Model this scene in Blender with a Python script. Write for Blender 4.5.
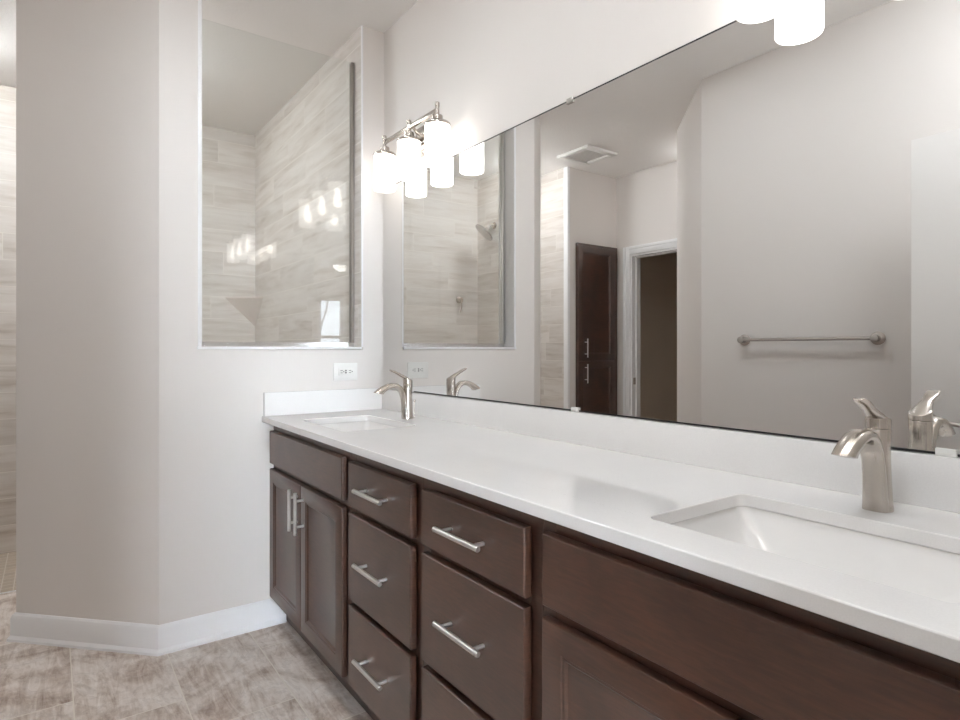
import bpy, bmesh, math, random
from mathutils import Vector, Matrix
sc = bpy.context.scene
for o in list(bpy.data.objects): bpy.data.objects.remove(o)
R = math.radians
PI = math.pi

# ------------------------------------------------------------------ camera, world, light, exposure
EXPOSURE = 0.5
W_LAMP_SHADE, W_BULB, W_ADDED_DOME, W_UNSEEN_DOWN, W_BED, W_SKY, W_ADDED_ALC, W_ADDED_CAN = 3.0, 44.0, 28.0, 78.0, 20.0, 66.0, 6.5, 76.0
cam = bpy.data.cameras.new('camera')
camo = bpy.data.objects.new('camera', cam)
sc.collection.objects.link(camo)
camo.location = (0, 0, 1.199)
camo.rotation_euler = (R(90), 0, R(-35.0924))
cam.sensor_width = 36
cam.lens = 596.14 * 36 / 960
cam.shift_x = (480 - 469.62) / 960
cam.shift_y = -(360 - 348.878) / 960
cam.clip_start = 0.02
sc.camera = camo

world = bpy.data.worlds.new('sky')
sc.world = world
world.use_nodes = True
bg = world.node_tree.nodes['Background']
bg.inputs[0].default_value = (0.80, 0.90, 1.0, 1)
bg.inputs[1].default_value = W_SKY

def area(name, loc, rot, sx, sy, power, col=(1, 1, 1), portal=False):
    l = bpy.data.lights.new(name, 'AREA')
    l.shape = 'RECTANGLE'; l.size = sx; l.size_y = sy; l.energy = power; l.color = col
    o = bpy.data.objects.new(name, l); sc.collection.objects.link(o)
    o.location = loc; o.rotation_euler = rot
    if portal: l.cycles.is_portal = True
    return o
# daylight gathers through the bedroom window (portal for the sky)
area('window_portal', (-1.36, -5.61, 1.40), (R(90), 0, R(180)), 1.5, 1.64, 1, portal=True)

vs = sc.view_settings
vs.view_transform = 'Standard'
vs.look = 'None'
vs.gamma = 1
vs.use_curve_mapping = False
vs.exposure = EXPOSURE
sc.cycles.max_bounces = 14
sc.cycles.diffuse_bounces = 8
sc.cycles.glossy_bounces = 8
sc.cycles.transparent_max_bounces = 16
sc.cycles.caustics_reflective = False
sc.cycles.caustics_refractive = False
sc.cycles.sample_clamp_indirect = 6
sc.cycles.use_denoising = True
sc.cycles.denoising_prefilter = 'ACCURATE'

# ------------------------------------------------------------------ measurements
W, D, H = 1.3321, 2.6229, 2.743
CX = 0.3489
EX, EY = -0.1168, 3.0886
SX, SY = 1.2127, 4.4281
GY = 2.714
FX = 0.772          # cabinet fronts
ZC = 0.9085          # counter top
OX, OY = -0.3995, 2.0316
PX, PY = -1.541, 3.656
NY = 0.040          # inner face of the door wall

# ------------------------------------------------------------------ materials
def lin(c):
    c = c / 255
    return c / 12.92 if c <= 0.04045 else ((c + 0.055) / 1.055) ** 2.4
def col(r, g, b): return (lin(r), lin(g), lin(b), 1)

class NT:
    def __init__(s, name):
        s.m = bpy.data.materials.new(name); s.m.use_nodes = True
        s.t = s.m.node_tree; s.p = s.t.nodes['Principled BSDF']; s.out = s.t.nodes['Material Output']
    def n(s, typ, **kw):
        x = s.t.nodes.new(typ)
        for k, v in kw.items(): setattr(x, k, v)
        return x
    def link(s, a, b): s.t.links.new(a, b)
    def val(s, sock, v):
        if hasattr(v, 'is_output') or isinstance(v, bpy.types.NodeSocket): s.link(v, sock)
        else: sock.default_value = v
    def math(s, op, a, b=0.0, c=0.0):
        x = s.n('ShaderNodeMath', operation=op)
        s.val(x.inputs[0], a); s.val(x.inputs[1], b); s.val(x.inputs[2], c)
        return x.outputs[0]
    def mix(s, f, a, b):
        x = s.n('ShaderNodeMix', data_type='RGBA')
        s.val(x.inputs['Factor'], f); s.val(x.inputs[6], a); s.val(x.inputs[7], b)
        return x.outputs[2]
    def noise(s, vec, scale, detail=4, rough=0.55, dist=0.0):
        x = s.n('ShaderNodeTexNoise'); x.inputs['Scale'].default_value = scale
        x.inputs['Detail'].default_value = detail; x.inputs['Roughness'].default_value = rough
        x.inputs['Distortion'].default_value = dist
        s.link(vec, x.inputs['Vector']); return x.outputs['Fac']
    def pos(s): return s.n('ShaderNodeTexCoord').outputs['Object']
    def scale(s, v, sx, sy, sz, loc=None, rot=None):
        x = s.n('ShaderNodeMapping'); s.link(v, x.inputs['Vector'])
        x.inputs['Scale'].default_value = (sx, sy, sz)
        if rot: x.inputs['Rotation'].default_value = rot
        return x.outputs[0]
    def ramp(s, f, stops):
        x = s.n('ShaderNodeValToRGB'); s.link(f, x.inputs[0]); e = x.color_ramp.elements
        while len(e) < len(stops): e.new(0.5)
        for k, (p, c) in enumerate(stops): e[k].position = p; e[k].color = c
        return x.outputs[0]
    def bump(s, h, strength, dist=0.01):
        x = s.n('ShaderNodeBump'); x.inputs['Strength'].default_value = strength
        x.inputs['Distance'].default_value = dist
        s.link(h, x.inputs['Height']); s.link(x.outputs[0], s.p.inputs['Normal'])
    def base(s, c=None, rough=None, metal=None, spec=None):
        if c is not None: s.val(s.p.inputs['Base Color'], c)
        if rough is not None: s.val(s.p.inputs['Roughness'], rough)
        if metal is not None: s.p.inputs['Metallic'].default_value = metal
        if spec is not None: s.p.inputs['Specular IOR Level'].default_value = spec
        return s

def mat_paint(name, c, rough=0.55, bscale=260, bs=0.06):
    t = NT(name); p = t.pos()
    n = t.noise(p, 2.0, 2)
    a = tuple(x * 0.985 for x in c[:3]) + (1,)
    t.base(t.mix(n, a, c), rough, spec=0.3)
    t.bump(t.noise(p, bscale, 2), bs, 0.002)
    return t.m
def mat_plain(name, c, rough=0.4, metal=0.0, spec=0.5):
    t = NT(name); p = t.pos()
    n = t.noise(p, 35, 3)
    a = tuple(x * 0.96 for x in c[:3]) + (1,)
    t.base(t.mix(n, a, c), rough, metal, spec)
    return t.m
def mat_nickel(name, c=(0.52, 0.475, 0.43, 1), rough=0.23):
    t = NT(name); p = t.pos()
    n = t.noise(t.scale(p, 1, 1, 9), 40, 2)
    t.base(c, t.math('MULTIPLY_ADD', n, 0.06, rough - 0.03), 1.0)
    return t.m

M = {}
M['paint'] = mat_paint('greige_wall_paint', col(226, 221, 217))
M['ceil'] = NT('textured_ceiling_paint')
def _c():
    t = M['ceil']; p = t.pos()
    t.base(col(243, 241, 239), 0.7, spec=0.2)
    t.bump(t.noise(p, 75, 4, 0.6), 0.35, 0.006)
_c(); M['ceil'] = M['ceil'].m
M['trim'] = mat_paint('white_trim_paint', col(240, 240, 241), 0.32, 60, 0.02)
M['doorpaint'] = mat_paint('white_door_paint', col(236, 233, 230), 0.35, 80, 0.03)
M['white'] = mat_plain('white_plastic', col(238, 237, 234), 0.28)
M['porcelain'] = mat_plain('white_porcelain', col(232, 230, 228), 0.12)
M['dark'] = mat_plain('dark_gap', col(28, 26, 26), 0.6)
M['slot'] = mat_plain('grey_slot', col(95, 92, 90), 0.6)
M['nickel'] = mat_nickel('brushed_nickel')
M['satin'] = mat_nickel('satin_steel', (0.86, 0.85, 0.84, 1), 0.32)
M['chrome'] = mat_nickel('bright_channel', (0.80, 0.79, 0.78, 1), 0.18)
M['bronze'] = mat_nickel('darker_nickel', (0.42, 0.39, 0.36, 1), 0.3)
M['vent'] = mat_plain('grille_grey', col(226, 224, 222), 0.5)
M['carpet'] = mat_paint('beige_carpet', col(178, 168, 155), 0.95, 400, 0.6)
M['closet'] = mat_paint('closet_paint', col(208, 196, 182), 0.8)
M['bark'] = mat_plain('tree_bark', col(58, 54, 54), 0.9)
M['snow'] = mat_plain('snowy_ground', col(240, 243, 248), 0.8)

def _quartz():
    t = NT('white_quartz'); p = t.pos()
    a = t.noise(p, 420, 2); b = t.noise(p, 7, 3)
    f = t.math('ADD', t.math('MULTIPLY', a, 0.6), t.math('MULTIPLY', b, 0.4))
    t.base(t.mix(f, col(226, 224, 223), col(244, 243, 242)), 0.06, spec=0.5)
    return t.m
M['quartz'] = _quartz()

def _mirror():
    t = NT('mirror_silver'); p = t.pos()
    n = t.noise(p, 3, 1)
    t.base(t.mix(n, (0.935, 0.938, 0.935, 1), (0.945, 0.948, 0.945, 1)), 0.0, 1.0)
    return t.m
M['mirror'] = _mirror()

def _glass():
    t = NT('clear_glass'); t.t.nodes.remove(t.p)
    tr = t.n('ShaderNodeBsdfTransparent'); gl = t.n('ShaderNodeBsdfGlossy'); gl.inputs['Roughness'].default_value = 0.0
    tr.inputs[0].default_value = (0.975, 0.985, 0.98, 1)
    fr = t.n('ShaderNodeFresnel'); ge = t.n('ShaderNodeNewGeometry')
    t.link(t.math('MULTIPLY_ADD', ge.outputs['Backfacing'], 1 / 1.5 - 1.5, 1.5), fr.inputs[0])
    mx = t.n('ShaderNodeMixShader')
    t.link(fr.outputs[0], mx.inputs[0]); t.link(tr.outputs[0], mx.inputs[1]); t.link(gl.outputs[0], mx.inputs[2])
    t.link(mx.outputs[0], t.out.inputs[0])
    return t.m
M['glass'] = _glass()

def _wood():
    t = NT('espresso_stained_maple'); p = t.pos()
    g = t.noise(t.scale(p, 3, 3, 26), 6, 6, 0.6, 0.6)
    b = t.noise(p, 4.5, 3, 0.5, 0.8)
    f = t.math('ADD', t.math('MULTIPLY', g, 0.45), t.math('MULTIPLY', b, 0.6))
    c = t.ramp(f, [(0.30, col(49, 33, 26)), (0.52, col(66, 43, 33)), (0.72, col(84, 54, 41))])
    t.base(c, 0.33, spec=0.5)
    t.p.inputs['Coat Weight'].default_value = 0.75
    t.p.inputs['Coat Roughness'].default_value = 0.25
    t.bump(g, 0.05, 0.001)
    return t.m
M['wood'] = _wood()

def tile_nodes(t, u, v, L, h, shift, grout, random_shift=False):
    """returns row, column, in-tile u/v (metres) and the grout mask"""
    rv = t.math('DIVIDE', v, h)
    row = t.math('FLOOR', rv)
    fv = t.math('MULTIPLY', t.math('SUBTRACT', rv, row), h)
    if random_shift:
        wn = t.n('ShaderNodeTexWhiteNoise', noise_dimensions='1D'); t.link(row, wn.inputs['W'])
        sh = t.math('MULTIPLY', wn.outputs['Value'], L)
    else:
        sh = t.math('MULTIPLY', row, shift)
    ru = t.math('DIVIDE', t.math('ADD', u, sh), L)
    cl = t.math('FLOOR', ru)
    fu = t.math('MULTIPLY', t.math('SUBTRACT', ru, cl), L)
    d = t.math('MINIMUM', t.math('MINIMUM', fu, t.math('SUBTRACT', L, fu)),
               t.math('MINIMUM', fv, t.math('SUBTRACT', h, fv)))
    mr = t.n('ShaderNodeMapRange', interpolation_type='SMOOTHSTEP')
    t.link(d, mr.inputs[0]); mr.inputs[1].default_value = grout * 0.35; mr.inputs[2].default_value = grout * 0.75
    mr.inputs[3].default_value = 1; mr.inputs[4].default_value = 0
    cb = t.n('ShaderNodeCombineXYZ'); t.link(row, cb.inputs[0]); t.link(cl, cb.inputs[1])
    wn = t.n('ShaderNodeTexWhiteNoise', noise_dimensions='3D'); t.link(cb.outputs[0], wn.inputs['Vector'])
    return fu, fv, mr.outputs[0], wn

def _walltile():
    t = NT('wood_look_wall_tile'); p = t.pos()
    s = t.n('ShaderNodeSeparateXYZ'); t.link(p, s.inputs[0])
    g = t.n('ShaderNodeNewGeometry'); sn = t.n('ShaderNodeSeparateXYZ'); t.link(g.outputs['True Normal'], sn.inputs[0])
    isx = t.math('GREATER_THAN', t.math('ABSOLUTE', sn.outputs[0]), 0.5)
    u = t.math('ADD', t.math('MULTIPLY', isx, s.outputs[1]), t.math('MULTIPLY', t.math('SUBTRACT', 1.0, isx), s.outputs[0]))
    v = t.math('SUBTRACT', s.outputs[2], 0.007)
    fu, fv, gm, wn = tile_nodes(t, u, v, 0.612, 0.156, 0.21, 0.0032, True)
    off = t.math('MULTIPLY', wn.outputs['Value'], 37.0)
    cb = t.n('ShaderNodeCombineXYZ')
    t.link(t.math('ADD', t.math('MULTIPLY', fu, 1.6), off), cb.inputs[0]); t.link(t.math('MULTIPLY', fv, 13.0), cb.inputs[1]); t.link(off, cb.inputs[2])
    g1 = t.noise(cb.outputs[0], 2.2, 6, 0.6, 0.5)
    g2 = t.noise(cb.outputs[0], 0.9, 3, 0.5, 0.9)
    f = t.math('ADD', t.math('MULTIPLY', g1, 0.55), t.math('MULTIPLY', g2, 0.55))
    c = t.ramp(f, [(0.30, col(166, 152, 140)), (0.45, col(198, 190, 182)), (0.58, col(210, 204, 198)), (0.80, col(220, 216, 211))])
    sep = t.n('ShaderNodeSeparateColor'); t.link(wn.outputs['Color'], sep.inputs[0])
    hv = t.n('ShaderNodeHueSaturation')
    t.link(t.math('MULTIPLY_ADD', sep.outputs[0], 0.13, 0.93), hv.inputs['Value']); t.link(c, hv.inputs['Color'])
    cc = t.mix(gm, hv.outputs[0], col(222, 217, 210))
    t.base(cc, 0.36, spec=0.4)
    t.bump(t.math('SUBTRACT', g1, t.math('MULTIPLY', gm, 3.0)), 0.12, 0.002)
    return t.m
M['walltile'] = _walltile()

def _floortile():
    t = NT('slate_look_floor_tile'); p = t.pos()
    s = t.n('ShaderNodeSeparateXYZ'); t.link(p, s.inputs[0])
    u = t.math('SUBTRACT', s.outputs[1], 2.228)
    v = t.math('SUBTRACT', s.outputs[0], 0.063)
    fu, fv, gm, wn = tile_nodes(t, u, v, 0.622, 0.312, 0.208, 0.0033)
    vm = t.n('ShaderNodeVectorMath', operation='MULTIPLY_ADD')
    t.link(wn.outputs['Color'], vm.inputs[0]); vm.inputs[1].default_value = (9, 9, 9); t.link(p, vm.inputs[2])
    q = vm.outputs[0]
    n1 = t.noise(t.scale(q, 1, 1, 1, rot=(0, 0, R(35))), 3.2, 7, 0.62, 1.6)
    n2 = t.noise(t.scale(q, 4.5, 0.8, 1, rot=(0, 0, R(-32))), 5.5, 7, 0.7, 0.9)
    n3 = t.noise(q, 38, 4, 0.6)
    f = t.math('ADD', t.math('ADD', t.math('MULTIPLY', n1, 0.50), t.math('MULTIPLY', n2, 0.44)), t.math('MULTIPLY', n3, 0.10))
    c = t.ramp(f, [(0.36, col(140, 118, 106)), (0.46, col(190, 174, 162)), (0.54, col(218, 208, 200)), (0.65, col(238, 232, 227))])
    # thin dark veins
    vn = t.noise(t.scale(q, 1.6, 1, 1, rot=(0, 0, R(20))), 4.0, 5, 0.6, 2.2)
    ve = t.math('SUBTRACT', 1.0, t.math('MULTIPLY', t.math('ABSOLUTE', t.math('SUBTRACT', vn, 0.5)), 26.0))
    ve = t.math('MULTIPLY', t.math('MAXIMUM', ve, 0.0), 0.18)
    c = t.mix(ve, c, col(116, 96, 88))
    cc = t.mix(gm, c, col(226, 219, 208))
    t.base(cc, 0.42, spec=0.4)
    t.bump(t.math('SUBTRACT', f, t.math('MULTIPLY', gm, 0.6)), 0.25, 0.003)
    return t.m
M['floortile'] = _floortile()

def _mosaic():
    t = NT('tan_mosaic_tile'); p = t.pos()
    s = t.n('ShaderNodeSeparateXYZ'); t.link(p, s.inputs[0])
    fu, fv, gm, wn = tile_nodes(t, s.outputs[0], s.outputs[1], 0.051, 0.051, 0.0, 0.004)
    n = t.noise(p, 30, 4)
    hv = t.n('ShaderNodeHueSaturation')
    t.link(t.math('MULTIPLY_ADD', wn.outputs['Value'], 0.14, 0.92), hv.inputs['Value'])
    t.link(t.mix(n, col(176, 160, 143), col(200, 188, 173)), hv.inputs['Color'])
    t.base(t.mix(gm, hv.outputs[0], col(214, 206, 196)), 0.45)
    return t.m
M['mosaic'] = _mosaic()

def _shade():
    t = NT('lit_opal_glass'); t.t.nodes.remove(t.p)
    p = t.pos(); n = t.noise(p, 20, 2)
    em = t.n('ShaderNodeEmission'); t.link(t.mix(n, (1.0, 0.985, 0.965, 1), (1.0, 0.99, 0.97, 1)), em.inputs[0]); em.inputs[1].default_value = W_LAMP_SHADE
    tr = t.n('ShaderNodeBsdfTransparent'); tr.inputs[0].default_value = (1, 0.97, 0.93, 1)
    mx = t.n('ShaderNodeMixShader'); mx.inputs[0].default_value = 0.35
    t.link(em.outputs[0], mx.inputs[1]); t.link(tr.outputs[0], mx.inputs[2]); t.link(mx.outputs[0], t.out.inputs[0])
    return t.m
M['shade'] = _shade()
def mat_emit(name, c, st):
    t = NT(name); t.base((0.8, 0.8, 0.8, 1), 0.5)
    t.p.inputs['Emission Color'].default_value = c; t.p.inputs['Emission Strength'].default_value = st
    return t.m
M['bulb'] = mat_emit('lit_bulb', (1.0, 0.98, 0.955, 1), W_BULB)
M['dome'] = mat_emit('lit_dome', (1.0, 0.98, 0.95, 1), W_BED)
M['added_bathdome'] = mat_emit('lit_added_bathroom_dome', (0.90, 0.955, 1.0, 1), W_ADDED_DOME)
M['added_alcdome'] = mat_emit('lit_added_alcove_dome', (0.96, 0.98, 1.0, 1), W_ADDED_ALC)
M['added_canlight'] = mat_emit('lit_added_can_light', (0.90, 0.955, 1.0, 1), W_ADDED_CAN)
M['unseen_downlight'] = mat_emit('lit_unseen_downlight', (0.94, 0.975, 1.0, 1), W_UNSEEN_DOWN)

# ------------------------------------------------------------------ mesh helpers
class MB:
    def __init__(s): s.bm = bmesh.new(); s.mi = 0
    def _face(s, vs):
        try: return s.bm.faces.new(vs)
        except ValueError: return None
    def box(s, x0, x1, y0, y1, z0, z1, bev=0.0, seg=2):
        b = bmesh.new()
        bmesh.ops.create_cube(b, size=1)
        for v in b.verts:
            v.co = Vector(((x0 + x1) / 2 + v.co.x * (x1 - x0), (y0 + y1) / 2 + v.co.y * (y1 - y0), (z0 + z1) / 2 + v.co.z * (z1 - z0)))
        if bev > 0:
            bmesh.ops.bevel(b, geom=list(b.edges), offset=bev, segments=seg, profile=0.5, affect='EDGES')
        s.merge(b); return s
    def merge(s, b, mtx=None):
        m = {}
        for v in b.verts:
            m[v] = s.bm.verts.new(mtx @ v.co if mtx else v.co)
        for f in b.faces: s._face([m[v] for v in f.verts])
        b.free()
    def prism(s, pts, z0, z1):
        a = [s.bm.verts.new((x, y, z0)) for x, y in pts]; b = [s.bm.verts.new((x, y, z1)) for x, y in pts]
        n = len(pts)
        s._face(list(reversed(a))); s._face(b)
        for i in range(n): s._face([a[i], a[(i + 1) % n], b[(i + 1) % n], b[i]])
        return s
    def loft(s, rings, cap0=True, cap1=True, closed=False):
        rv = [[s.bm.verts.new(p) for p in r] for r in rings]
        n = len(rings[0])
        k = len(rv)
        for i in range(k if closed else k - 1):
            a, b = rv[i], rv[(i + 1) % k]
            for j in range(n): s._face([a[j], a[(j + 1) % n], b[(j + 1) % n], b[j]])
        if not closed:
            if cap0: s._face(list(reversed(rv[0])))
            if cap1: s._face(rv[-1])
        return s
    def cyl(s, c, ax, r0, h, r1=None, seg=24):
        r1 = r0 if r1 is None else r1
        ax = Vector(ax).normalized(); t = ax.orthogonal().normalized(); b = ax.cross(t); c = Vector(c)
        rr = []
        for q, r in ((0, r0), (h, r1)):
            rr.append([c + ax * q + (t * math.cos(2 * PI * i / seg) + b * math.sin(2 * PI * i / seg)) * r for i in range(seg)])
        return s.loft(rr)
    def lathe(s, c, ax, prof, seg=28, cap0=True, cap1=True):
        ax = Vector(ax).normalized(); t = ax.orthogonal().normalized(); b = ax.cross(t); c = Vector(c)
        rr = [[c + ax * q + (t * math.cos(2 * PI * i / seg) + b * math.sin(2 * PI * i / seg)) * max(r, 1e-4) for i in range(seg)] for r, q in prof]
        return s.loft(rr, cap0, cap1)
    def tube(s, pts, r, seg=12):
        pts = [Vector(p) for p in pts]; n = len(pts)
        rad = r if isinstance(r, (list, tuple)) else [r] * n
        tg = []
        for i in range(n):
            d = pts[min(i + 1, n - 1)] - pts[max(i - 1, 0)]; tg.append(d.normalized())
        nrm = tg[0].orthogonal().normalized(); rr = []
        for i in range(n):
            nrm = (nrm - tg[i] * nrm.dot(tg[i])).normalized(); b = tg[i].cross(nrm)
            rr.append([pts[i] + (nrm * math.cos(2 * PI * k / seg) + b * math.sin(2 * PI * k / seg)) * rad[i] for k in range(seg)])
        return s.loft(rr)
    def build(s, name, m, parent=None, angle=32, mats=None):
        bmesh.ops.recalc_face_normals(s.bm, faces=list(s.bm.faces))
        me = bpy.data.meshes.new(name); s.bm.to_mesh(me); s.bm.free()
        me.materials.append(m)
        me.shade_smooth(); me.set_sharp_from_angle(angle=R(angle))
        o = bpy.data.objects.new(name, me); sc.collection.objects.link(o)
        if parent: o.parent = parent; o.matrix_parent_inverse = Matrix.Translation(-parent_loc(parent))
        return o
def parent_loc(p):
    v = Vector(p.location)
    while p.parent: p = p.parent; v += 0 * Vector(p.location)
    return Vector(p.location) if p.type == 'EMPTY' else Vector((0, 0, 0))
def root_loc(p):
    while p.parent: p = p.parent
    return Vector(p.location)
# every part's mesh is written in its thing's own (local) frame, so children carry no inverse
def part(mb, name, m, parent, angle=32, label=None):
    o = mb.build(name, m, None, angle)
    o.parent = parent
    if label: o['label'] = label
    return o
def thing(name, label, cat, loc=(0, 0, 0), rz=0, group=None):
    o = bpy.data.objects.new(name, None); sc.collection.objects.link(o)
    o.empty_display_size = 0.05
    o.location = loc; o.rotation_euler = (0, 0, rz); o['label'] = label; o['category'] = cat
    if group: o['group'] = group
    return o
def tag(o, label, cat, group=None):
    o['label'] = label; o['category'] = cat
    if group: o['group'] = group
    return o
def struct(mb, name, m, label=None, angle=32):
    o = mb.build(name, m, None, angle); o['kind'] = 'structure'
    if label: o['label'] = label
    return o
def dup(root, loc, label, group=None):
    r = root.copy(); sc.collection.objects.link(r); r.location = loc; r['label'] = label
    if group: r['group'] = group
    def rec(a, b):
        for ch in list(a.children):
            c = ch.copy(); sc.collection.objects.link(c); c.parent = b; rec(ch, c)
    rec(root, r)
    return r
def rrect(cx, cy, hx, hy, r, z, n=6):
    out = []
    for sx, sy, a0 in ((1, 1, 0), (-1, 1, 90), (-1, -1, 180), (1, -1, 270)):
        for k in range(n + 1):
            a = R(a0 + 90 * k / n)
            out.append(Vector((cx + sx * (hx - r) + r * math.cos(a), cy + sy * (hy - r) + r * math.sin(a), z)))
    return out

# ------------------------------------------------------------------ the setting
struct(MB().box(-1.66, W + .12, -.08, 3.705, -.05, 0), 'floor', M['floortile'], 'brown and grey slate-look floor tiles')
struct(MB().box(-1.0, SX + .0075, 3.709, SY, -.05, 0.0), 'floor_shower', M['mosaic'], 'tan square mosaic shower floor')
struct(MB().box(-2.9, -1.66, 2.3, 4.0, -.05, 0), 'floor_closet', M['floortile'])
struct(MB().box(-3.1, 2.4, -5.72, -.08, -.05, 0), 'floor_bedroom', M['carpet'])
struct(MB().box(-3.1, 2.4, -5.72, 4.6, H, H + .08), 'ceiling', M['ceil'], 'white textured ceiling')

struct(MB().box(W, W + .12, -.08, 4.55, 0, H), 'wall_right', M['paint'], 'greige wall behind the long mirror')
m = MB()
m.prism([(CX, D), (.492, D), (.492, D + .13), (.403, D + .13)], 0, H)
m.box(.492, 1.2202, D, D + .13, 0, 1.195)
m.box(1.2202, W, D, 4.55, 0, H)
struct(m, 'wall_back', M['paint'], 'greige end wall with the glazed opening to the shower')
m = MB().prism([(CX, D), (.403, D + .13), (EX + .092, EY + .092), (EX, EY)], 0, H)
struct(m, 'wall_corner', M['paint'], 'greige angled wall beside the shower opening')
struct(MB().box(SX, 1.2202, D + .005, SY, 0, H), 'wall_shower_right', M['walltile'], 'wood-look tiled shower side wall')
struct(MB().box(-1.0, 1.2202, SY, SY + .12, 0, H), 'wall_shower_back', M['walltile'], 'wood-look tiled shower back wall')
m = MB(); m.box(-1.0, -.93, 3.70, SY, 0, H); m.box(-.93, -.548, 4.08, SY, 0, H)
struct(m, 'wall_shower_left', M['walltile'], 'wood-look tiled shower wall with the shower head')
struct(MB().box(PX - .11, -.955, PY, PY + .12, 0, H), 'wall_alcove', M['paint'], 'greige alcove wall around the tall cabinet')
m = MB()
oy0, oy1 = 2.745, 3.492
m.box(PX - .11, PX, oy1, PY, 0, H); m.box(PX - .11, PX, 2.491, oy0, 0, H); m.box(PX - .11, PX, oy0, oy1, 2.03, H)
struct(m, 'wall_alcove_left', M['paint'], 'greige alcove wall with the dark doorway')
m = MB().prism([(OX, NY), (OX, OY), (-.9788, 2.611), (PX, 2.611), (PX, 2.491), (-1.03, 2.491), (-.52, 1.98), (-.52, NY)], 0, H)
struct(m, 'wall_left', M['paint'], 'greige wall with the towel bar')
DX0, DX1 = -.15, .610
m = MB(); m.box(-.52, DX0, -.08, NY, 0, H); m.box(DX1, W, -.08, NY, 0, H); m.box(DX0, DX1, -.08, NY, 2.04, H)
struct(m, 'wall_front', M['paint'], 'greige wall with the entrance doorway')
# dark closet beyond the alcove doorway
m = MB()
m.box(-2.9, -2.8, 2.3, 4.0, 0, H); m.box(-2.8, PX - .11, 3.9, 4.0, 0, H); m.box(-2.8, PX - .11, 2.3, 2.4, 0, H)
m.box(PX - .11, PX, 3.776, 4.0, 0, H); m.box(PX - .11, PX, 2.3, 2.491, 0, H)
struct(m, 'wall_closet', M['closet'])
# bedroom shell with its window opening
wx0, wx1, wz0, wz1 = -2.08, -.64, .62, 2.20
m = MB()
m.box(-3.1, -3.0, -5.62, -.08, 0, H); m.box(2.3, 2.4, -5.62, -.08, 0, H)
m.box(-3.0, -.52, -.18, -.08, 0, H); m.box(W + .12, 2.3, -.18, -.08, 0, H)
m.box(-3.1, wx0, -5.72, -5.62, 0, H); m.box(wx1, 2.4, -5.72, -5.62, 0, H)
m.box(wx0, wx1, -5.72, -5.62, 0, wz0); m.box(wx0, wx1, -5.72, -5.62, wz1, H)
struct(m, 'wall_bedroom', M['paint'])
m = MB()
for a in (wx0, (wx0 + wx1) / 2 - .03, wx1 - .06): m.box(a, a + .06, -5.70, -5.63, wz0, wz1)
for z in (wz0, 1.40, wz1 - .06): m.box(wx0 + .06, wx1 - .06, -5.695, -5.635, z, z + .06)
struct(m, 'window_1', M['trim'], 'white bedroom window frame')

# window opening lining, shower threshold and corner trim
m = MB(); m.box(.487, 1.2127, D - .006, D + .138, 1.197, 1.2085, .0015)
struct(m, 'trim_1', M['trim'], 'white sill under the fixed shower glass')
m = MB(); m.box(.490, .505, D - .005, D + .138, 1.2085, H, .0015)
struct(m, 'trim_2', M['trim'], 'white jamb strip beside the shower glass')
struct(MB().box(SX, 1.2202, D - .002, D + .005, 1.2085, H), 'trim_3', M['trim'], 'thin white tile edge strip')
struct(MB().box(-.93, SX, 3.704, 3.71, -.01, 0.004), 'trim_4', M['trim'], 'pale strip along the shower floor edge')
struct(MB().box(-.955, -.926, 3.650, 3.70, 0, H, .003), 'trim_5', M['trim'], 'white corner strip at the end of the shower tile')
# door casing on the alcove doorway
m = MB()
def casing(m, x, y0, y1, z, w=.072, t=.016, sgn=1):
    for (a, b, c, d) in ((y1, y1 + w, 0, z + w), (y0 - w, y0, 0, z + w), (y0, y1, z, z + w)):
        m.box(min(x, x + sgn * t), max(x, x + sgn * t), a, b, c, d, .003)
    for (a, b, c, d) in ((y1 + w * .62, y1 + w * .98, .001, z + w * .98), (y0, y1, z + w * .62, z + w * .98)):
        m.box(min(x, x + sgn * (t + .006)), max(x, x + sgn * (t + .006)), a, b, c, d, .002)
casing(m, PX, oy0, oy1, 2.03)
m.box(PX - .112, PX + .002, oy1 - .016, oy1, 0, 2.03); m.box(PX - .112, PX + .002, oy0, oy0 + .016, 0, 2.03); m.box(PX - .112, PX + .002, oy0 + .016, oy1 - .016, 2.014, 2.03)
m.box(PX - .07, PX - .045, oy1 - .028, oy1 - .016, 0, 2.014); m.box(PX - .07, PX - .045, oy0 + .016, oy1 - .028, 2.002, 2.014)
fr = struct(m, 'door_2', M['trim'], 'white door frame around the dark doorway')
m = MB(); m.box(PX - .045, PX - .015, oy1 - .0185, oy1 - .0155, .885, .945)
k = m.build('strike_plate', M['bronze']); k.parent = fr
# entrance doorway frame
m = MB()
m.box(DX1 - .018, DX1, -.09, NY + .004, 0, 2.04); m.box(DX0, DX0 + .018, -.09, NY + .004, 0, 2.04); m.box(DX0 + .018, DX1 - .018, -.09, NY + .004, 2.022, 2.04)
struct(m, 'door_3', M['trim'], 'white entrance door frame')

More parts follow.
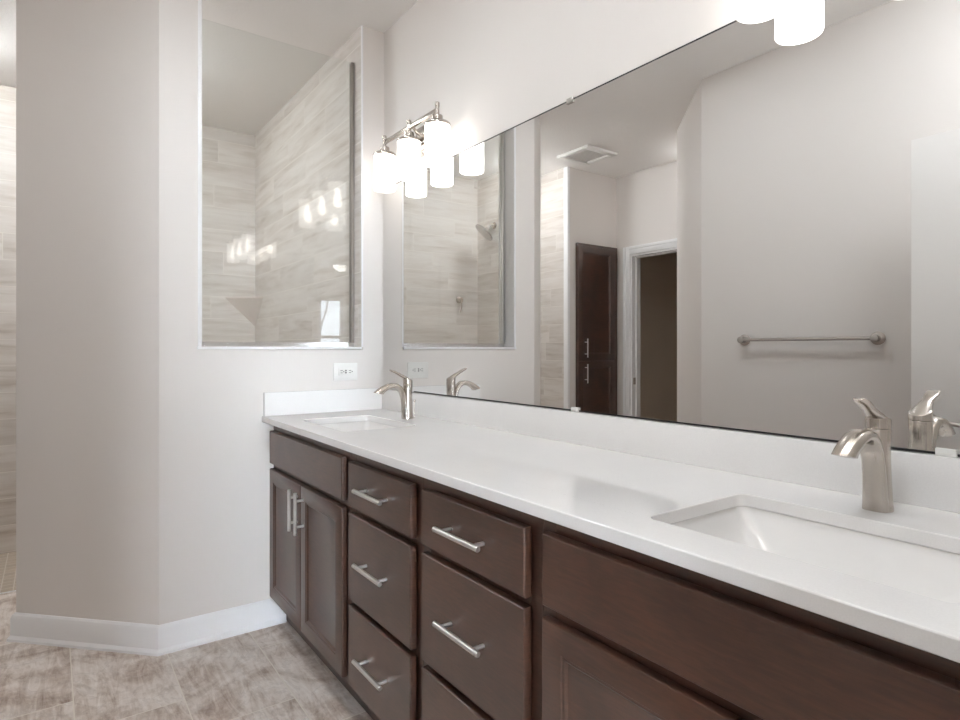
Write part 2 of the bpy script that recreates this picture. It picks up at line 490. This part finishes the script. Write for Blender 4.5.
# baseboards with a shoe moulding: profile swept along a polyline
def baseboard(name, pts, h=.112, label=None):
    prof = [(0, 0), (.022, 0), (.022, .010), (.014, .022), (.0135, h - .022), (.010, h - .008), (.004, h), (0, h)]
    n = len(pts); rings = []
    for i, p in enumerate(pts):
        p = Vector(p)
        def nrm(a, b):
            d = (Vector(b) - Vector(a)).normalized(); return Vector((d.y, -d.x))
        if i == 0: o = nrm(pts[0], pts[1])
        elif i == n - 1: o = nrm(pts[-2], pts[-1])
        else:
            a, b = nrm(pts[i - 1], pts[i]), nrm(pts[i], pts[i + 1]); o = (a + b).normalized(); o = o / o.dot(a)
        rings.append([Vector((p.x + o.x * q, p.y + o.y * q, z)) for q, z in prof])
    return struct(MB().loft(rings), name, M['trim'], label, 20)
baseboard('baseboard_back', [(EX + .088, EY + .088), (EX, EY), (CX, D), (.846, D)], label='white baseboard wrapping the angled wall')
baseboard('baseboard_left', [(OX, NY + .02), (OX, OY), (-.9788, 2.611), (PX + .02, 2.611)][::-1], label='white baseboard under the towel bar wall')

# ------------------------------------------------------------------ vanity cabinets
YB = [2.6205, 1.795, 1.340, .878, .042]
ZB, ZT = .122, .8832
g_bar = 'bar pulls on the vanity'
def bar_pull(parent, c, axis, length, post, off=.032, r=.0066, m='satin'):
    """c: centre on the front face (local, front faces -x)"""
    mb = MB(); c = Vector(c); a = Vector(axis)
    o = c + Vector((-off, 0, 0))
    mb.lathe(o - a * length / 2, a, [(r * .85, 0), (r, .0012), (r, length - .0012), (r * .85, length)], 16)
    for s in (-1, 1):
        mb.cyl(c + a * s * post / 2, (-1, 0, 0), .0050, off, seg=12)
    return part(mb, 'handle', M[m], parent, label='steel bar pull')

def slab_front(mb, x0, y0, y1, z0, z1, t=.019):
    """slab with a stepped and eased edge, face at x0, toward -x"""
    e = .0032
    rings = [
        [Vector((x0 + t, y, z)) for y, z in ((y0, z0), (y1, z0), (y1, z1), (y0, z1))],
        [Vector((x0 + .004, y, z)) for y, z in ((y0, z0), (y1, z0), (y1, z1), (y0, z1))],
        [Vector((x0 + .002, y, z)) for y, z in ((y0 + .0008, z0 + .0012), (y1 - .0012, z0 + .0012), (y1 - .0012, z1 - .0012), (y0 + .0012, z1 - .0012))],
        [Vector((x0 + .0005, y, z)) for y, z in ((y0 + .0024, z0 + .0024), (y1 - .0024, z0 + .0024), (y1 - .0024, z1 - .0024), (y0 + .0024, z1 - .0024))],
        [Vector((x0, y, z)) for y, z in ((y0 + e, z0 + e), (y1 - e, z0 + e), (y1 - e, z1 - e), (y0 + e, z1 - e))]]
    return mb.loft(rings)
def panel_door(mb, x0, y0, y1, z0, z1, t=.019, fw=.052, rec=.008):
    def rg(x, i): return [Vector((x, y, z)) for y, z in ((y0 + i, z0 + i), (y1 - i, z0 + i), (y1 - i, z1 - i), (y0 + i, z1 - i))]
    rings = [rg(x0 + t, 0), rg(x0 + .003, 0), rg(x0 + .001, .001), rg(x0, .003),
             rg(x0, fw), rg(x0 + .0025, fw + .002), rg(x0 + .0030, fw + .007), rg(x0 + rec - .001, fw + .011), rg(x0 + rec, fw + .013)]
    return mb.loft(rings)

def carcass(mb, y0, y1, rails, mid=None):
    """local frame: x as in the world, y relative to the unit centre, z from the floor"""
    xf, xb = FX + .0235, W - .003
    g = .0004; y0 += g; y1 -= g
    mb.box(xf + .019, xb, y0, y0 + .016, ZB, ZT); mb.box(xf + .019, xb, y1 - .016, y1, ZB, ZT)
    mb.box(xf + .019, xb, y0 + .016, y1 - .016, ZB, ZB + .016); mb.box(xb - .008, xb, y0 + .016, y1 - .016, ZB + .016, ZT)
    mb.box(xf, xf + .019, y0, y0 + .036, ZB, ZT, .0008, 1); mb.box(xf, xf + .019, y1 - .036, y1, ZB, ZT, .0008, 1)
    for a, b in rails: mb.box(xf + .0004, xf + .0185, y0 + .036, y1 - .036, a, b)
    mb.box(.852, .868, y0, y1, 0.001, ZB); mb.box(.868, xb, y0, y0 + .016, .001, ZB); mb.box(.868, xb, y1 - .016, y1, .001, ZB)

def sink_cabinet(yc, y0, y1, label, bare):
    t = thing('sink_cabinet', label, 'cabinet', (0, yc, 0), 0, 'dark vanity cabinets')
    a, b = y0 - yc, y1 - yc
    mb = MB(); carcass(mb, a, b, [(ZB, ZB + .03), (.672, .716), (.83, ZT)]); part(mb, 'carcass', M['wood'], t)
    yl, yr = b - .020, a + .026
    part(slab_front(MB(), FX, yr, yl, .706, .846), 'false_front', M['wood'], t)
    mid = (yl + yr) / 2
    for q0, q1, hs in ((mid + .0018, yl, mid + .034), (yr, mid - .0018, mid - .034)):
        d = part(panel_door(MB(), FX, q0, q1, .132, .683), 'door', M['wood'], t)
        if not bare: bar_pull(d, (FX, hs, .586), (0, 0, 1), .157, .096)
    return t
sink_cabinet((YB[0] + YB[1]) / 2, YB[1], YB[0], 'dark brown two-door sink cabinet against the end wall, at the far end', False)
sink_cabinet((YB[3] + YB[4]) / 2, YB[4], YB[3], 'dark brown sink cabinet in the near foreground, under the near faucet', False)

def drawer_cabinet(yc, y0, y1, label, d0, d1, hl):
    t = thing('drawer_cabinet', label, 'cabinet', (0, yc, 0), 0, 'dark vanity cabinets')
    a, b = y0 - yc, y1 - yc
    mb = MB(); carcass(mb, a, b, [(ZB, ZB + .03), (.38, .415), (.672, .716), (.83, ZT)]); part(mb, 'carcass', M['wood'], t)
    q0, q1 = d0 - yc, d1 - yc
    for z0, z1, zh in ((.700, .842, .774), (.408, .681, .551), (.134, .389, .265)):
        d = part(slab_front(MB(), FX, q0, q1, z0, z1), 'drawer', M['wood'], t)
        bar_pull(d, (FX, (q0 + q1) / 2, zh), (0, 1, 0), .178, .128)
    return t
drawer_cabinet((YB[1] + YB[2]) / 2, YB[2], YB[1], 'dark brown three-drawer vanity cabinet next to the far sink cabinet', 1.370, 1.769, 0)
drawer_cabinet((YB[2] + YB[3]) / 2, YB[3], YB[2], 'dark brown three-drawer vanity cabinet next to the near sink cabinet', .910, 1.312, 0)

# ------------------------------------------------------------------ countertop, sinks
sinks = [2.180, .450]
SXC, SHX, SHY = .9905, .1490, .2170
ct = thing('countertop', 'long white quartz countertop with two sink cutouts on dark cabinets', 'countertop', (.7445, 1.33, .8835))
def countertop():
    ox, oy, oz = .7445, 1.33, .8835
    b = bmesh.new()
    cx0, cx1, cy0, cy1 = .7445, W - .001, NY + .001, D - .001
    loops = [[Vector((cx0, cy0, 0)), Vector((cx1, cy0, 0)), Vector((cx1, cy1, 0)), Vector((cx0, cy1, 0))]]
    for y in sinks: loops.append(rrect(SXC, y, SHX, SHY, .022, 0))
    zs = [.8835, ZC]
    layers = []
    for z in zs:
        lv = []; ed = []
        for lp in loops:
            vs_ = [b.verts.new((p.x - ox, p.y - oy, z - oz)) for p in lp]
            lv.append(vs_)
            for i in range(len(vs_)): ed.append(b.edges.new((vs_[i], vs_[(i + 1) % len(vs_)])))
        bmesh.ops.triangle_fill(b, use_beauty=True, edges=ed)
        layers.append(lv)
    for A, B in zip(layers[0], layers[1]):
        for i in range(len(A)): b.faces.new([A[i], A[(i + 1) % len(A)], B[(i + 1) % len(A)], B[i]])
    mb = MB(); mb.bm.free(); mb.bm = b
    return mb
o = part(countertop(), 'slab', M['quartz'], ct, 25)
bv = o.modifiers.new('ease', 'BEVEL'); bv.width = .0022; bv.segments = 2; bv.limit_method = 'ANGLE'; bv.angle_limit = R(60)
tag(MB().box(W - .021, W - .001, NY + .001, D - .001, ZC + .0002, 1.005, .0015).build('backsplash', M['quartz']), 'long white quartz backsplash under the mirror', 'backsplash')
tag(MB().box(.752, W - .0215, D - .021, D - .001, ZC + .0002, 1.010, .0015).build('side_splash', M['quartz']), 'short white quartz side splash on the end wall under the outlet', 'backsplash')

def make_sink(y, label):
    t = thing('sink', label, 'sink', (SXC, y, .8828), 0, 'rectangular undermount sinks')
    hx, hy = SHX + .003, SHY + .003
    prof = [(0, 0, 0, .024), (-.012, .004, .004, .026), (-.045, .040, .046, .034), (-.080, .072, .090, .04), (-.102, .096, .124, .034), (-.110, .116, .150, .022), (-.113, .128, .178, .018)]
    ins = [rrect(0, 0, hx - a, hy - c, r, z) for z, a, c, r in prof]
    outs = [rrect(0, 0, hx - a + .012, hy - c + .012, r + .008, z - .012) for z, a, c, r in prof[1:]]
    fl = [rrect(0, 0, hx + .018, hy + .018, .03, 0), rrect(0, 0, hx + .018, hy + .018, .03, -.011), rrect(0, 0, hx + .008, hy + .008, .03, -.013)]
    mb = MB(); mb.loft(list(reversed(ins)) + fl + outs)
    part(mb, 'basin', M['porcelain'], t, 50)
    d = MB().lathe((0, 0, -.1128), (0, 0, 1), [(.030, 0), (.030, .003), (.024, .004), (.022, .0015), (.018, .0015), (.018, .006), (.002, .008)])
    part(d, 'drain', M['nickel'], t, label='brushed nickel drain')
    return t
make_sink(sinks[0], 'white undermount sink at the far end, by the outlet')
make_sink(sinks[1], 'white undermount sink in the near foreground')

# ------------------------------------------------------------------ faucets
def make_faucet(y, label):
    t = thing('faucet', label, 'faucet', (1.218, y, ZC), 0, 'single-handle arched faucets')
    # body
    mb = MB().lathe((0, 0, 0), (0, 0, 1), [(.0238, 0), (.0238, .004), (.0226, .012), (.0205, .05), (.0192, .09), (.0195, .12), (.0205, .1455), (.0195, .147)])
    part(mb, 'body', M['nickel'], t, 40)
    # arched spout: flat oval ribbon rising from the base
    P = [(-.0090, .001, .0150, .0235), (-.0120, .03, .0125, .0218), (-.0150, .06, .0110, .0208), (-.0200, .088, .0102, .0203), (-.0275, .110, .0100, .0202),
         (-.0395, .1285, .0105, .0203), (-.0560, .1385, .0110, .0205), (-.0750, .1400, .0112, .0205), (-.0950, .1355, .0116, .0203), (-.1120, .1270, .0124, .0200), (-.1270, .1165, .0150, .0196), (-.1310, .1110, .0162, .0194)]
    rings = []
    for i, (x, z, a, w) in enumerate(P):
        q0, q1 = P[max(i - 1, 0)], P[min(i + 1, len(P) - 1)]
        d = Vector((q1[0] - q0[0], 0, q1[1] - q0[1])).normalized(); nn = Vector((-d.z, 0, d.x))
        c = Vector((x, 0, z)); ring = []
        for k in range(20):
            an = 2 * PI * k / 20
            ca, sa = math.cos(an), math.sin(an)
            sq = lambda q: math.copysign(abs(q) ** .8, q)
            off = nn * (a * sq(ca)) + Vector((0, w * sq(sa) * .92, 0))
            p = c + off
            ring.append(p)
        rings.append(ring)
    # oblique tip: push the outer lip further out
    rings[-1] = [Vector((p.x - max(0, (p.z - .108)) * .9, p.y, p.z * .45 + .1085 * .55)) for p in rings[-1]]
    part(MB().loft(rings), 'spout', M['nickel'], t, 45)
    # handle: leaning cap that flows into a leaf-shaped lever
    zt = lambda x: .1665 - .42 * x
    mb = MB(); rings = []
    for f, k in ((1, 0), (1, .86), (.975, .95), (.90, 1.0)):
        ring = []
        for i in range(28):
            x, y = .0203 * f * math.cos(2 * PI * i / 28), .0203 * f * math.sin(2 * PI * i / 28)
            ring.append(Vector((x, y, .1482 + (zt(x) - .1482) * k)))
        rings.append(ring)
    mb.loft(rings)
    L = [(.011, .1585, .0030, .0135), (0, .1635, .0052, .0165), (-.014, .1705, .0072, .0165), (-.028, .1780, .0070, .0128), (-.039, .1835, .0062, .0108), (-.051, .1895, .0055, .0122), (-.063, .1950, .0050, .0132), (-.073, .1990, .0044, .0120), (-.080, .2018, .0034, .0085), (-.0828, .2030, .0015, .0035)]
    rings = []
    for i, (x, z, a, w) in enumerate(L):
        q0, q1 = L[max(i - 1, 0)], L[min(i + 1, len(L) - 1)]
        d = Vector((q1[0] - q0[0], 0, q1[1] - q0[1])).normalized(); nn = Vector((d.z, 0, -d.x))
        ring = []
        for k in range(20):
            an = 2 * PI * k / 20; ca, sa = math.cos(an), math.sin(an)
            cup = .0030 * (sa ** 2) * min(1, max(0, (i - 2) / 3)) * (1 if i < 9 else 0)     # raised rims, hollow middle
            ring.append(Vector((x, 0, z)) + nn * (a * ca) + Vector((0, w * sa, cup)))
        rings.append(ring)
    mb.loft(rings)
    part(mb, 'handle', M['nickel'], t, 45)
    mb = MB(); mb.cyl((.031, 0, 0), (0, 0, 1), .0022, .068, seg=10); mb.lathe((.031, 0, .066), (.35, 0, 1), [(.003, 0), (.0048, .004), (.0048, .008), (.002, .012)], 12)
    part(mb, 'lift_rod', M['nickel'], t)
    return t
f1 = make_faucet(2.183, 'brushed nickel arched faucet at the far sink, by the outlet')
dup(f1, (1.226, .458, ZC), 'brushed nickel arched faucet at the near sink, largest in the photo')

# ------------------------------------------------------------------ mirror
mt = thing('mirror', 'long frameless wall mirror above the white backsplash', 'mirror', (W, 1.33, 1.0065))
part(MB().box(-.0062, -.0012, NY + .004 - 1.33, D - .004 - 1.33, .0008, 1.9745 - 1.0065), 'glass', M['mirror'], mt)
mb = MB(); mb.box(-.0075, -.0004, .10 - 1.33, 2.32 - 1.33, 0.0, .0042); mb.box(-.0066, -.0002, NY + .004 - 1.33, D - .004 - 1.33, 1.9725 - 1.0065, 1.9765 - 1.0065)
part(mb, 'edge_channel', M['dark'], mt, label='thin dark mirror edge')
for y in (1.318, .386):
    part(MB().box(-.0115, -.0005, y - 1.33 - .016, y - 1.33 + .016, -.0012, .012, .001), 'clip', M['white'], mt, label='small white mirror clip')
for y in (1.34, .42):
    part(MB().box(-.0105, -.0005, y - 1.33 - .014, y - 1.33 + .014, 1.964 - 1.0065, 1.981 - 1.0065, .001), 'clip', M['bronze'], mt, label='small dark mirror clip')

# ------------------------------------------------------------------ vanity lights
LX = 1.2430
def make_light(yc, label):
    t = thing('vanity_light', label, 'wall light', (W, yc, 2.10), 0, 'three-shade vanity lights')
    q = LX - W; bz = .037
    mb = MB(); mb.box(-.022, -.0005, -.060, .060, -.062, .062, .006); mb.box(-.030, -.0215, -.046, .046, -.048, .048, .004)
    part(mb, 'backplate', M['nickel'], t)
    for s in (-1, 1):
        mb = MB(); mb.tube([(-.028, s * .028, .006), (-.05, s * .028, .006), (-.07, s * .028, .014), (q + .004, s * .028, bz - .004)], .0062, 10)
        part(mb, 'arm', M['nickel'], t)
    mb = MB(); mb.box(q - .0045, q + .0045, -.226, .226, bz - .010, bz + .010, .0015)
    part(mb, 'bar', M['nickel'], t)
    for y in (.226, 0, -.226):
        mb = MB()
        mb.lathe((q, y, -.020), (0, 0, 1), [(.0515, -.006), (.0525, -.002), (.0515, .003), (.046, .008), (.030, .013), (.0215, .015), (.0215, .034), (.0190, .0365), (.0085, .0375), (.0080, .071), (.0095, .0725), (.0095, .086), (.0070, .0885)], 28)
        h = part(mb, 'socket', M['nickel'], t)
        mb = MB()
        mb.lathe((q, y, -.179), (0, 0, 1), [(.0460, .150), (.0460, .0015), (.0475, 0), (.0490, .0015), (.0500, .004), (.0500, .152), (.0480, .153)], 36, False, False)
        part(mb, 'lamp_shade', M['shade'], h, label='lit white glass cylinder shade')
        mb = MB()
        mb.lathe((q, y, -.122), (0, 0, 1), [(.003, -.030), (.014, -.026), (.022, -.016), (.025, -.003), (.023, .012), (.016, .028), (.012, .040), (.012, .07)], 20)
        part(mb, 'bulb', M['bulb'], h)
    return t
l1 = make_light(2.216, 'three-shade brushed nickel vanity light over the far sink')
dup(l1, (W, .461, 2.10), 'three-shade vanity light over the near sink, cut off by the top of the photo')

# ------------------------------------------------------------------ shower glass and fittings
gp = thing('glass_panel', 'fixed clear glass panel in the shower opening', 'glass panel', (.86, GY, 1.2085))
part(MB().box(.508 - .86, SX - .004 - .86, -.004, .004, .010, 2.5947 - 1.2085), 'pane', M['glass'], gp)
mb = MB()
for s in (-1, 1): mb.box(.506 - .86, SX - .001 - .86, min(s * .0048, s * .0085), max(s * .0048, s * .0085), 0.0004, .020)
part(mb, 'bottom_channel', M['chrome'], gp, label='bright metal bottom channel')
for a, b in ((.5055, .522), (SX - .0175, SX - .0005)):
    mb = MB(); mb.box((a if a < .8 else b - .002) - .86, (a + .002 if a < .8 else b) - .86, -.0048, .0048, .0205, 2.5947 - 1.2085)
    for s in (-1, 1): mb.box(a - .86, b - .86, min(s * .0048, s * .011), max(s * .0048, s * .011), .0205, 2.5947 - 1.2085, .0008, 1)
    part(mb, 'side_channel', M['bronze' if a > .8 else 'satin'], gp, label='metal side channel')

# corner shelf: inverted pyramid in the far corner
cs = MB()
x1, y1 = SX - .001, SY - .001
top = [Vector((x1, y1, 1.566)), Vector((x1 - .205, y1, 1.566)), Vector((x1, y1 - .195, 1.566))]
mid = [Vector((p.x, p.y, 1.556)) for p in top]
bot = [Vector((x1, y1, 1.366)), Vector((x1 - .006, y1, 1.366)), Vector((x1, y1 - .006, 1.366))]
cs.loft([bot, mid, top])
tag(cs.build('corner_shelf', mat_plain('shelf_stone', col(216, 206, 198), 0.4)), 'triangular tapered corner shelf on the tiled shower wall', 'shelf')

# shower head
sh = thing('overhead_shower', 'round brushed nickel shower head on the tiled shower wall', 'shower head', (-.548, 4.17, 2.285))
mb = MB().lathe((0.0005, 0, 0), (1, 0, 0), [(.030, 0), (.030, .004), (.014, .012)], 20); part(mb, 'flange', M['nickel'], sh)
part(MB().tube([(.008, 0, 0), (.035, -.002, .002), (.058, -.005, -.010), (.075, -.008, -.034)], .011, 12), 'arm', M['bronze'], sh)
ax = Vector((.62, .28, -.73)).normalized()
part(MB().lathe(Vector((.072, -.008, -.028)), ax, [(.016, 0), (.020, .012), (.020, .024), (.034, .034), (.088, .050), (.096, .058), (.095, .066), (.080, .068)], 32), 'spray_face', M['bronze'], sh)
# shower valve
sv = thing('shower_valve', 'small nickel shower valve with hanging lever on the tiled back wall', 'valve', (-.342, SY, 1.638))
part(MB().lathe((0, -.0005, 0), (0, -1, 0), [(.030, 0), (.030, .005), (.022, .010), (.022, .035), (.016, .042)], 24), 'escutcheon', M['nickel'], sv)
part(MB().tube([(0, -.036, .004), (.004, -.046, -.03), (.010, -.050, -.075), (.013, -.048, -.115)], [.010, .0075, .006, .005], 12), 'lever', M['nickel'], sv)
# unseen lights: middle shower dome, plus entrance dome and recessed light added as fill
for x, y, lb in ((.305, 3.50, 'round white flush light in the middle of the shower ceiling'),
                 (-.47, 3.80, 'unseen round white flush light added to the shower ceiling near the shower entrance')):
    dl = thing('unseen_flush_light', lb, 'ceiling light', (x, y, H), 0, 'flush ceiling lights')
    part(MB().lathe((0, 0, -.0005), (0, 0, -1), [(.085, 0), (.090, .010), (.082, .016)], 32), 'pan', M['white'], dl)
    part(MB().lathe((0, 0, -.016), (0, 0, -1), [(.080, 0), (.079, .028), (.070, .048), (.045, .060), (.010, .064)], 32), 'dome', M['unseen_downlight'], dl)
for x, y, lb in ((.38, 1.76, 'unseen small round recessed light added in the ceiling over the drawers'),):
    dl = thing('added_recessed_light', lb, 'ceiling light', (x, y, H))
    part(MB().lathe((0, 0, -.0005), (0, 0, -1), [(.115, 0), (.115, .004), (.096, .006), (.092, .002)], 32, False, False), 'trim_ring', M['white'], dl)
    part(MB().cyl((0, 0, -.0006), (0, 0, -1), .090, .0015, seg=32), 'lens', M['added_canlight'], dl)

# ------------------------------------------------------------------ small things
ol = thing('wall_outlet', 'white horizontal duplex outlet on the end wall above the side splash', 'outlet', (1.130, D, 1.0925))
part(MB().box(-.060, .060, -.0055, -.0003, -.0405, .0405, .003), 'cover_plate', M['white'], ol)
part(MB().box(-.036, .036, -.0072, -.0053, -.0175, .0175, .0012), 'receptacle', M['white'], ol)
mb = MB()
for s in (-1, 1):
    mb.box(s * .021 - .006, s * .021 + .006, -.0078, -.0071, .0040, .0062); mb.box(s * .021 - .005, s * .021 + .005, -.0078, -.0071, -.0062, -.0040)
    mb.cyl((s * .021 + .0105, -.0071, 0), (0, -1, 0), .0026, .0007, seg=10)
mb.box(-.0035, .0035, -.0082, -.0071, .002, .008); mb.box(-.0035, .0035, -.0082, -.0071, -.008, -.002)
part(mb, 'slots', M['slot'], ol)

tb = thing('towel_bar', 'brushed nickel towel bar on the wall, seen in the mirror', 'towel bar', (OX, 1.455, 1.247))
part(MB().cyl((.038, -.312, 0), (0, 1, 0), .0085, .624, seg=16), 'bar', M['bronze'], tb)
for s in (-1, 1):
    part(MB().lathe((.0005, s * .315, 0), (1, 0, 0), [(.030, 0), (.030, .005), (.026, .009), (.016, .013), (.014, .024), (.017, .028), (.017, .047), (.012, .050)], 24), 'post', M['bronze'], tb)

vt = thing('ceiling_vent', 'square white exhaust fan grille on the ceiling, seen in the mirror', 'vent', (-.830, 3.335, H))
a, b = .170, .118
mb = MB()
for x0, x1_, y0, y1_ in ((-a, a, b, a), (-a, a, -a, -b), (-a, -b, -b, b), (b, a, -b, b)): mb.box(x0, x1_, y0, y1_, -.022, -.0005, .006)
part(mb, 'frame', M['white'], vt)
mb = MB()
for i in range(11):
    y = -b + .011 + i * (2 * b - .022) / 10; mb.box(-b, b, y - .0065, y + .0065, -.010, -.006)
mb.box(-b, b, -b, b, -.003, -.0008)
part(mb, 'grille', M['vent'], vt)

# tall linen cabinet in the alcove
lc = thing('linen_cabinet', 'tall dark brown built-in linen cabinet, seen in the mirror', 'cabinet', (-1.264, PY, 0))
part(MB().box(-.268, .238, -.0195, -.0005, .001, 2.108, .001), 'face_frame', M['wood'], lc)
for z0, z1, h0, h1 in ((1.100, 2.085, 1.125, 1.287), (.115, 1.093, .905, 1.069)):
    mb = MB(); panel_door(mb, 0, -.240, .214, z0, z1, .017, .055)
    for v in mb.bm.verts: v.co = Vector((-v.co.y, v.co.x - .0370, v.co.z))
    d = part(mb, 'door', M['wood'], lc)
    mb = MB(); xh = .16 + .03
    mb.cyl((xh - .03, -.068, h0), (0, 0, 1), .0055, h1 - h0, seg=14)
    for z in (h0 + .03, h1 - .03): mb.cyl((xh - .03, -.036, z), (0, -1, 0), .004, .032, seg=10)
    part(mb, 'handle', M['satin'], d, label='steel bar pull')

# open white entrance door leaf, against the towel bar wall
dr = thing('entrance_door', 'white open door leaf at the right edge of the mirror', 'door', (-.128, .118, 0), R(90 + 2.2))
part(MB().box(0, .817, .0, .035, .012, 2.032, .002), 'leaf', M['doorpaint'], dr)
mb = MB()
mb.lathe((.757, -.0005, .918), (0, -1, 0), [(.032, 0), (.032, .006), (.026, .011), (.012, .014), (.012, .045)], 24)
mb.tube([(.757, -.046, .918), (.735, -.050, .918), (.70, -.052, .919), (.655, -.050, .916), (.638, -.048, .913)], [.010, .010, .0085, .0075, .006], 12)
part(mb, 'lever_handle', M['bronze'], dr, label='nickel door lever')

# flush light added to brighten the bathroom, unseen above the camera's view
bl = thing('unseen_flush_light', 'unseen round white flush light added on the bathroom ceiling', 'ceiling light', (.15, .44, H))
part(MB().lathe((0, 0, -.0005), (0, 0, -1), [(.175, 0), (.180, .010), (.172, .016)], 32), 'pan', M['white'], bl)
part(MB().lathe((0, 0, -.016), (0, 0, -1), [(.170, 0), (.165, .030), (.140, .060), (.090, .082), (.010, .090)], 32), 'dome', M['added_bathdome'], bl)

# flush light added to brighten alcove and hall (hidden behind the angled wall)
al = thing('unseen_flush_light', 'unseen round white flush light added on the alcove ceiling by the dark doorway', 'ceiling light', (-1.42, 2.735, H))
part(MB().lathe((0, 0, -.0005), (0, 0, -1), [(.105, 0), (.110, .010), (.102, .016)], 32), 'pan', M['white'], al)
part(MB().lathe((0, 0, -.016), (0, 0, -1), [(.100, 0), (.096, .025), (.080, .050), (.050, .066), (.010, .072)], 32), 'dome', M['added_alcdome'], al)

# bedroom beyond the doorway: dome light, tree outside the window
dm = thing('dome_light', 'round white dome light on the ceiling, seen reflected in the shower glass', 'ceiling light', (-1.72, -4.85, H))
part(MB().lathe((0, 0, -.0005), (0, 0, -1), [(.175, 0), (.180, .010), (.172, .016)], 32), 'pan', M['white'], dm)
part(MB().lathe((0, 0, -.016), (0, 0, -1), [(.170, 0), (.165, .035), (.140, .070), (.085, .100), (.010, .110)], 32), 'dome', M['dome'], dm)
random.seed(4)
tm = MB()
def branch(p, d, ln, r, depth):
    pts = [p]; q = p.copy()
    for i in range(4):
        d = (d + Vector((random.uniform(-.22, .22), random.uniform(-.1, .1), random.uniform(-.05, .15)))).normalized()
        q = q + d * ln / 4; pts.append(q.copy())
    tm.tube(pts, [r, r * .85, r * .7, r * .58, r * .45], 6)
    if depth > 0:
        for k in (2, 3, 4):
            for s in (-1, 1):
                branch(pts[k], (d + Vector((s * random.uniform(.5, 1.0), random.uniform(-.2, .2), random.uniform(0, .4)))).normalized(), ln * .55, r * .42, depth - 1)
branch(Vector((-2.75, -9.0, -.05)), Vector((.06, 0, 1)), 3.6, .055, 2)
tag(tm.build('bare_tree', M['bark']), 'bare tree outside the window, reflected in the shower glass', 'tree')
struct(MB().box(-9, 7, -16, -5.72, -.12, -.05), 'floor_outside', M['snow'])
